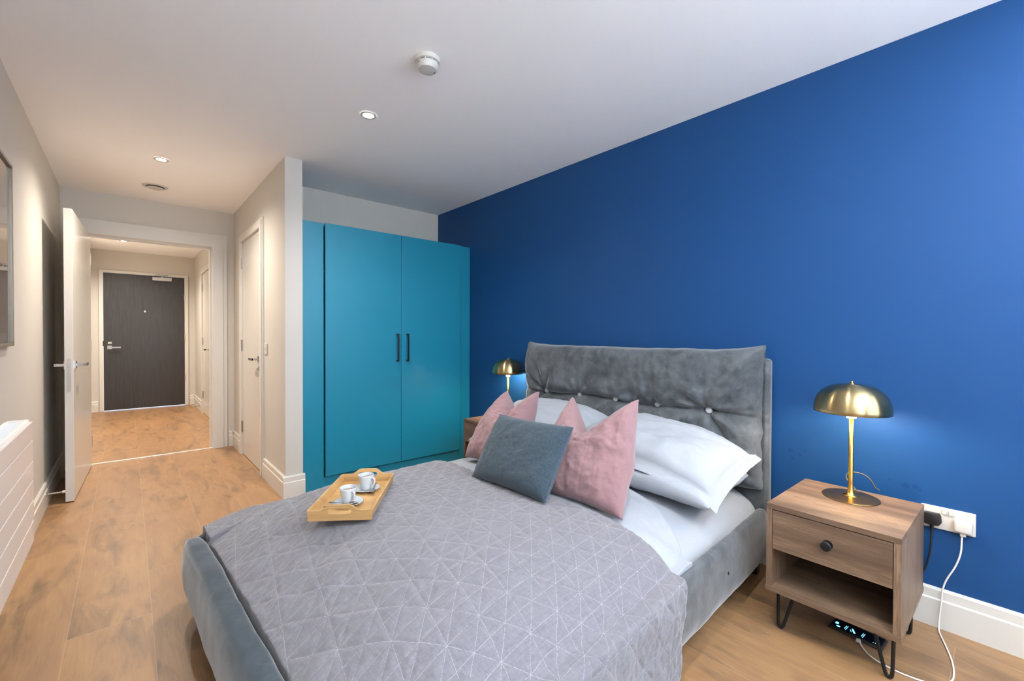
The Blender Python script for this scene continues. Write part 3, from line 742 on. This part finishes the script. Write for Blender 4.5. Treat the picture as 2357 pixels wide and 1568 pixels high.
# white bed pillows; local x runs across the bed towards the camera side, y towards the headboard
def bed_pillow(cx, cy, cz, tilt, rz, t_, label, seed, w_=.70, h_=.45, flange=.0, sag=0, roll=0, wr=1., droop=0):
    xd = Matrix.Rotation(BR+R(rz), 3, 'Z')@Vector((0, -1, 0)); yd = Matrix.Rotation(BR+R(rz), 3, 'Z')@Vector((math.cos(R(tilt)), 0, math.sin(R(tilt))))
    xd = (xd+Vector((0, 0, roll))).normalized()
    return pillow('pillow', w_, h_, t_, M['white'], bw(cx, cy, cz), frame_rot(xd, yd), label, 'pillow', 'white bed pillows', flange=flange, seed=seed, pinch=.04, sag=sag, sharp=.42, wr=wr, droop=droop)
bed_pillow(-.43, -.395, .505, 2, 0, .13, 'lower white pillow of the stack nearest the bedside table with the wall socket', 1, w_=.74, h_=.47, sag=.03)
bed_pillow(-.395, -.375, .610, 9, 0, .20, 'upper white pillow with a loose flanged edge, nearer the plug socket', 2, w_=.78, h_=.46, flange=.035, sag=.060, droop=.5, roll=-.075)
bed_pillow(-.43, .41, .505, 2, 0, .13, 'lower white pillow of the stack on the wardrobe side', 3, w_=.74, h_=.47, sag=.03)
bed_pillow(-.395, .375, .625, 10, 0, .20, 'upper white pillow behind the far pink cushion on the wardrobe side', 4, w_=.80, h_=.46, sag=.055)

c_, r_, w_, h_ = place((1.64, 1.535, .85), (1.64, 1.085, .865), (1.385, 1.41, .462), (1.44, .872, .455))
pillow('cushion', w_, h_, .16, M['pink'], c_, r_, 'dusty pink linen cushion standing nearer the socket side, right of the blue-grey cushion', 'cushion', 'pink scatter cushions', chop=.225, chopx=-.10, seed=11, pinch=.07, sharp=.5, seam=(-.42, .22))
c_, r_, w_, h_ = place((1.68, 2.065, .842), (1.70, 1.60, .832), (1.43, 1.99, .465), (1.44, 1.68, .465))
pillow('cushion', w_, h_, .16, M['pink'], c_, r_, 'dusty pink linen cushion on the wardrobe side, partly behind the blue-grey cushion', 'cushion', 'pink scatter cushions', chop=.165, chopx=.12, seed=17, pinch=.07, sharp=.5, seam=(.55,))
c_, r_, w_, h_ = place((1.40, 1.72, .737), (1.40, 1.247, .755), (1.215, 1.645, .482), (1.24, 1.178, .482))
pillow('cushion', w_, h_, .13, M['tweed'], c_+Vector((.01, 0, .01)), r_, 'blue-grey woven oblong cushion in front of the two pink ones', 'cushion', seed=23, pinch=.035, sharp=.5, wr=.5, piping=plain('slate_piping', lin(66, 84, 100), .9))

# ------------------------------------------------------------------ tray with two coffees
TP = (.690, 1.742, .4885); TR_ = math.atan2(.32, .238)
tray = thing('serving_tray', 'bamboo serving tray with cut-out handles on the grey bedspread', 'tray', TP, TR_)
L2_, W2_ = .200, .108; hh = .045
obj('tray_base', bx(-L2_, L2_, -W2_+.004, W2_-.004, .002, .009), M['bamboo'], tray)
for s in (-1, 1):
    obj('long_side', pr([(s*(W2_-.004), 0), (s*W2_, 0), (s*(W2_+.008), hh*.86), (s*(W2_+.001), hh*.86), (s*(W2_-.010), .004)], 'x', -L2_-.004, L2_+.004), M['bamboo'], tray)
    # end board with raised middle and slot
    n = 64; bm = bmesh.new(); th_ = .008; xx = s*L2_
    def topz(y): return hh*.86+.022*(.5+.5*math.cos(max(-1, min(1, (abs(y)-.030)/.045))*PI) if abs(y) > .030 else 1)
    ys = [-(W2_+.004)+2*(W2_+.004)*k/n for k in range(n+1)]
    sl = .042; sz = .036; sr = .0105
    def slot(y):
        if abs(y) >= sl: return None
        d = sl-abs(y); hgt = sr if d > sr else math.sqrt(max(0, sr*sr-(sr-d)**2)); return (sz-hgt, sz+hgt)
    def X(z, o_): return xx+s*(.008*z/hh)+o_*th_/2
    for y0_, y1_ in zip(ys, ys[1:]):
        def colm(y):
            q_ = slot(y); return q_ if q_ else (sz, sz)
        for (lo, hi) in ((lambda y: 0., lambda y: colm(y)[0]), (lambda y: colm(y)[1], topz)):
            v8 = [bm.verts.new((X(zf(yv), o_), yv, zf(yv))) for o_ in (-1, 1) for yv in (y0_, y1_) for zf in (lo, hi)]
            for f in ((0, 1, 3, 2), (4, 6, 7, 5), (1, 5, 7, 3), (0, 2, 6, 4)): bm.faces.new([v8[i] for i in f])
            if y0_ == ys[0]: bm.faces.new([v8[i] for i in (0, 4, 5, 1)])
            if y1_ == ys[-1]: bm.faces.new([v8[i] for i in (2, 3, 7, 6)])
    bmesh.ops.remove_doubles(bm, verts=bm.verts, dist=.00005)
    obj('end_board', bm, M['bamboo'], tray)
for sx in (-1, 1):
    for sy in (-1, 1): pass
def tw(x, y, z):
    v_ = Matrix.Rotation(TR_, 3, 'Z')@Vector((x, y, z)); return v_+Vector(TP)
def coffee(name_l, lab_s, lab_c, x, y, hd):
    p = tw(x, y, .0092)
    s_ = obj('saucer', lt([(.020, 0), (.024, .001), (.040, .006), (.056, .011), (.057, .0125), (.054, .0125), (.036, .0075), (.022, .0045), (.001, .0045)], 56), M['ceramic'], None, True, p)
    tag(s_, lab_s, 'saucer', 'coffee saucers')
    cup = thing('coffee_cup', lab_c, 'cup', (p.x, p.y, p.z+.0050), hd, 'coffee cups')
    obj('body', lt([(.0185, 0), (.0205, .001), (.0215, .010), (.026, .030), (.0315, .055), (.0325, .0615), (.0315, .0622), (.0300, .0612), (.0285, .050), (.0245, .030), (.018, .008), (.001, .006)], 56), M['ceramic'], cup, True)
    bm = bmesh.new(); tube(bm, [(.0275, 0, .050), (.040, 0, .051), (.0445, 0, .040), (.040, 0, .026), (.0235, 0, .019)], .0042, 10, 2); obj('handle', bm, M['ceramic'], cup, True)
    obj('coffee', lt([(.001, .0479), (.0277, .048)], 40), M['coffee'], cup)
def spoon(p, d, label):
    t_ = thing('teaspoon', label, 'spoon', p, d, 'teaspoons')
    def bowl(u, v):
        a = 2*PI*u; r_ = v; return Vector((.012+.019*r_*math.cos(a), .0105*r_*math.sin(a), .003*r_*r_-.001))
    bm = grid(bowl, 28, 8); o_ = obj('bowl', bm, M['chrome'], t_, True); m_ = o_.modifiers.new('t', 'SOLIDIFY'); m_.thickness = .0012
    obj('stem', pr([(-.006, -.0018), (-.06, -.0022), (-.082, -.0045), (-.088, -.0030), (-.088, .0030), (-.082, .0045), (-.06, .0022), (-.006, .0018)], 'z', .0005, .0022), M['chrome'], t_)
coffee('', 'white saucer nearer the foot of the bed, with the crossed spoons', 'white coffee cup nearer the foot of the bed on the bamboo tray', -.074, .008, 0)
coffee('', 'white saucer at the wardrobe end of the bamboo tray', 'white coffee cup at the wardrobe end of the bamboo tray', .078, -.022, 0)
for cup, a in zip([o for o in C.objects if o.name.startswith('coffee_cup')], (R(-80), R(-62))): cup.rotation_euler = (0, 0, a)
q1 = tw(-.110, -.012, .0235); spoon(q1, R(-48), 'teaspoon lying across the saucer nearer the foot of the bed, lower of the crossed pair')
q1 = tw(-.114, -.004, .0262); spoon(q1, R(-16), 'teaspoon lying across the saucer nearer the foot of the bed, upper of the crossed pair')
q1 = tw(.040, -.060, .0222); spoon(q1, TR_+R(184), 'teaspoon on the saucer at the wardrobe end of the tray')

# ------------------------------------------------------------------ bedside tables
def bedside(label, loc, rz):
    """front faces -x; origin on the floor at the middle of the footprint"""
    t = thing('bedside_table', label, 'bedside table', loc, rz, 'oak bedside tables')
    w_, d_, z0, z1, th = .400, .455, .165, .505, .020
    x0, x1, y0, y1 = -d_/2, d_/2, -w_/2, w_/2
    obj('top', bx(x0, x1, y0, y1, z1-th, z1, .0012), M['ns_y'], t)
    obj('side_panel', bx(x0+.001, x1, y0, y0+th, z0+th, z1-th, .0008), M['ns_z'], t)
    obj('side_panel', bx(x0+.001, x1, y1-th, y1, z0+th, z1-th, .0008), M['ns_z'], t)
    obj('bottom_panel', bx(x0-.003, x1, y0-.002, y1+.002, z0, z0+th, .0012), M['ns_y'], t)
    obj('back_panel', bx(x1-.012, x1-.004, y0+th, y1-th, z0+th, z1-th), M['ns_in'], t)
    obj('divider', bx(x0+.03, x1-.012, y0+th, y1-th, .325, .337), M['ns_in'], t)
    dr = obj('drawer', bx(x0+.001, x0+.020, y0+th+.002, y1-th-.002, .332, z1-th-.003, .0012), M['ns_y'], t)
    obj('knob', lt([(.0165, 0), (.0165, -.003), (.008, -.004), (.008, -.012), (.0150, -.014), (.0165, -.017), (.0165, -.024), (.0145, -.0265), (.001, -.027)], 36, (x0+.001, .0, .412), 'x'), M['black'], dr, 'auto')
    for sx in (-1, 1):
        for sy in (-1, 1):
            cx, cy = sx*(d_/2-.06), sy*(w_/2-.055)
            # hairpin: two rods meeting in a bend at the floor, splayed outwards
            fx, fy = cx+sx*-.005+sx*.0, cy+sy*.012
            a = Vector((cx, cy+sy*.030, z0)); b = Vector((cx+sx*-.004, cy-sy*.028, z0)); f = Vector((cx+sx*.004, cy+sy*.024, .0065))
            u_v = (b-a).normalized()
            pts = [a, f+Vector((0, sy*.004, .022)), f+Vector((0, sy*.002, .004)), f+Vector((0, -sy*.006, 0)), f+Vector((0, -sy*.013, .006)), f+Vector((0, -sy*.018, .024)), b]
            pts = [a, a.lerp(pts[1], .95)]+pts[1:6]+[b.lerp(pts[5], .95), b]
            bm = bmesh.new(); tube(bm, pts, .0058, 10, 2); box(bm, cx-.018, cx+.018, cy-.040, cy+.040, z0-.003, z0)
            obj('leg', bm, M['black'], t, 'auto')
    return t
NS1 = bedside('limed oak bedside table beside the wall socket', (2.100, .416, 0), R(-1.2))
NS2 = bedside('limed oak bedside table between the bed and the wardrobe', (2.19, 2.602, 0), R(1))

def lamp(label, loc, e):
    t = thing('table_lamp', label, 'lamp', loc, 0, 'brass dome table lamps')
    obj('base', lt([(.094, 0), (.095, .002), (.094, .0045), (.060, .0062), (.028, .009)], 72), M['antique'], t, 'auto')
    obj('stem', lt([(.028, .008), (.019, .012), (.0125, .020), (.0092, .034), (.0085, .06), (.0078, .33)], 36), M['gold'], t, True)
    obj('bulb_holder', lt([(.0165, .322), (.0165, .338), (.012, .339), (.012, .345)], 32), M['holder'], t, 'auto')
    R0 = .128; prof = []
    for k in range(25):
        a = k/24*PI/2; prof.append((max(.002, R0*math.cos(a)**.70*(1 if k else 1)), .352+.108*math.sin(a)**.92))
    prof[0] = (R0, .346)
    bm = lt(prof, 96, close=False); o = obj('shade', bm, M['brass'], t, True); m_ = o.modifiers.new('wall', 'SOLIDIFY'); m_.thickness = .0018; m_.offset = -1
    obj('finial', lt([(.010, .459), (.010, .463), (.005, .4645), (.0065, .468), (.004, .472), (.001, .4725)], 20), M['brass'], t, 'auto')
    obj('bulb', lt([(.010, .345), (.014, .352), (.024, .372), (.027, .388), (.023, .405), (.012, .415), (.001, .417)], 24), M['bulb'], t, True)
lamp('brass dome table lamp on the bedside table near the socket', (2.195, .418, .505), 11)
lamp('brass dome table lamp on the far bedside table by the wardrobe', (2.275, 2.635, .505), 11)
o = obj('lamp_flex', tb([(2.290, .418, .513), (2.320, .435, .520), (2.335, .465, .545), (2.345, .455, .57), (2.350, .42, .573), (2.352, .392, .565), (2.352, .372, .54), (2.352, .366, .522), (2.358, .352, .512)], .0028, 8, 2), plain('clear_brown_flex', lin(92, 78, 56), .3), None, True)
tag(o, 'thin brown lamp cable looping behind the near brass lamp', 'cable')

# socket, plugs, cables
t = thing('wall_socket', 'white double wall socket low on the blue wall', 'socket', (XW, .153, .436))
obj('plate', bx(-.009, 0, -.077, .077, -.044, .044, .003), M['whitep'], t)
for y in (.009, -.010): obj('rocker', bx(-.0150, -.008, y-.006, y+.006, .020, .037, .0015), M['whitep'], t)
bm = bmesh.new()
def stroke(a, b, w_=.0006):
    ax_, az_ = a; bx__, bz_ = b; d = Vector((bx__-ax_, bz_-az_)).normalized(); n_ = Vector((-d.y, d.x))*w_
    vs = [bm.verts.new((-.0338, p_[0]+s_*n_.x, p_[1]+s_*n_.y)) for p_, s_ in ((a, 1), (b, 1), (b, -1), (a, -1))]; bm.faces.new(vs)
t2 = thing('black_plug', 'black three-pin plug in the left side of the socket', 'plug', (XW-.009, .196, .432))
q = [(-.021, .024), (.021, .024), (.026, .014), (.028, -.008), (.020, -.022), (-.020, -.022), (-.028, -.008), (-.026, .014)]
obj('plug_body', pr(q, 'x', -.030, -.0005, .004), M['blackp'], t2, 'auto')
bm2 = bmesh.new()
for k in range(4): box(bm2, -.0315, -.029, -.017, .017, -.017+k*.0045, -.0155+k*.0045)
lathe(bm2, [(.009, -.029), (.009, -.0312)], 20, (0, 0, .010), 'x')
obj('grip_rib', bm2, M['blackp'], t2)
obj('cable_grip', tb([(-.014, 0, -.020), (-.014, 0, -.045)], lambda u: .0075-.003*u, 12), M['blackp'], t2, 'auto')
o = obj('plug_cable', tb([(2.406, .196, .388), (2.404, .197, .33), (2.400, .203, .27), (2.398, .215, .22), (2.398, .235, .175), (2.396, .26, .12), (2.380, .30, .05), (2.375, .36, .006), (2.38, .44, .006)], .0035, 8, 2), M['blackp'], None, True)
tag(o, 'black cable hanging from the black plug behind the bedside table', 'cable')
t3 = thing('usb_charger', 'white block charger plugged into the right side of the socket', 'charger', (XW-.009, .109, .429))
obj('charger_body', bx(-.034, -.0005, -.025, .025, -.024, .024, .008, 4), M['whitep'], t3, True)
# faint printing on the top of the charger
bm = bmesh.new(); 
def mark(y0_, y1_, x0_, x1_): box(bm, x0_, x1_, y0_, y1_, .0239, .02415)
for (y0_, y1_, x0_, x1_) in ((.0165, .0175, -.022, -.016), (.012, .0145, -.020, -.019), (.0085, .0095, -.019, -.016), (.003, .0065, -.021, -.020), (.001, .0045, -.017, -.016), (.0045, .0055, -.021, -.017),
                             (-.004, -.003, -.021, -.016), (-.0075, -.0045, -.020, -.019), (-.0085, -.0075, -.021, -.016), (-.012, -.009, -.018, -.017), (-.0135, -.0125, -.021, -.017)): mark(y0_, y1_, x0_, x1_)
obj('printing', bm, M['greyp'], t3)
obj('usb_plug', bx(-.024, -.012, -.008, .008, -.038, -.022, .001), M['whitep'], t3)
path = [(2.402, .112, .394), (2.402, .112, .36), (2.400, .114, .32), (2.398, .128, .265), (2.396, .150, .215), (2.395, .162, .17), (2.393, .165, .11), (2.390, .170, .05), (2.386, .171, .008), (2.36, .165, .004), (2.28, .142, .0035), (2.20, .122, .0035), (2.13, .112, .0035), (2.06, .112, .0035), (2.005, .145, .0035), (1.985, .20, .0035), (1.983, .26, .0035), (2.000, .315, .0035), (2.045, .352, .0035), (2.072, .360, .009)]
o = obj('charging_cable', tb(path, .0028, 8, 2), M['cable'], None, True); tag(o, 'long white charging cable running from the charger to the phone on the floor', 'cable')
t = thing('phone', 'black phone with glowing blue icons on the floor under the bedside table', 'phone', (2.118, .375, 0), R(-12)); 
t.rotation_euler = (0, 0, R(-6))
obj('case', bx(-.040, .040, -.085, .085, .0, .009, .0035, 3), plain('brown_leather_case', lin(62, 50, 42), .5), t, 'auto')
obj('body', bx(-.036, .036, -.080, .080, .0085, .0125, .0015, 2), M['blackp'], t, 'auto')
obj('screen', bx(-.033, .033, -.076, .076, .0124, .0129), plain('black_glass', lin(6, 8, 10), .05), t)
icon = emit('blue_icon_glow', (.10, .62, 1, 1), 1.3)
z_ = .0130
ic = [pr([(-.023+.0045*math.cos(k*PI/8), .056+.0065*math.sin(k*PI/8)) for k in range(16)], 'z', z_, z_+.0003),
      pr([(-.010, .070), (-.010, .060), (-.004, .060), (.004, .062), (.006, .069), (.0, .072)], 'z', z_, z_+.0003),
      pr([(-.026, .004), (-.020, .001), (.004, .016), (.002, .019), (-.010, .014)], 'z', z_, z_+.0003),
      pr([(-.024, .014), (-.022, .013), (-.008, .021), (-.009, .022)], 'z', z_, z_+.0003), bx(-.027, -.024, -.056, -.054, z_, z_+.0003)]
ic += [bx(-.026+(.006 if y in (.036, -.018) else 0), .005, y, y+.0016, z_, z_+.0003) for y in (.036, .031, -.018, -.023, -.062)]
for m_ in ic: obj('screen_icon', m_, icon, t)
obj('cable_plug', bx(-.056, -.040, -.021, -.010, .003, .011, .001), M['cable'], t)
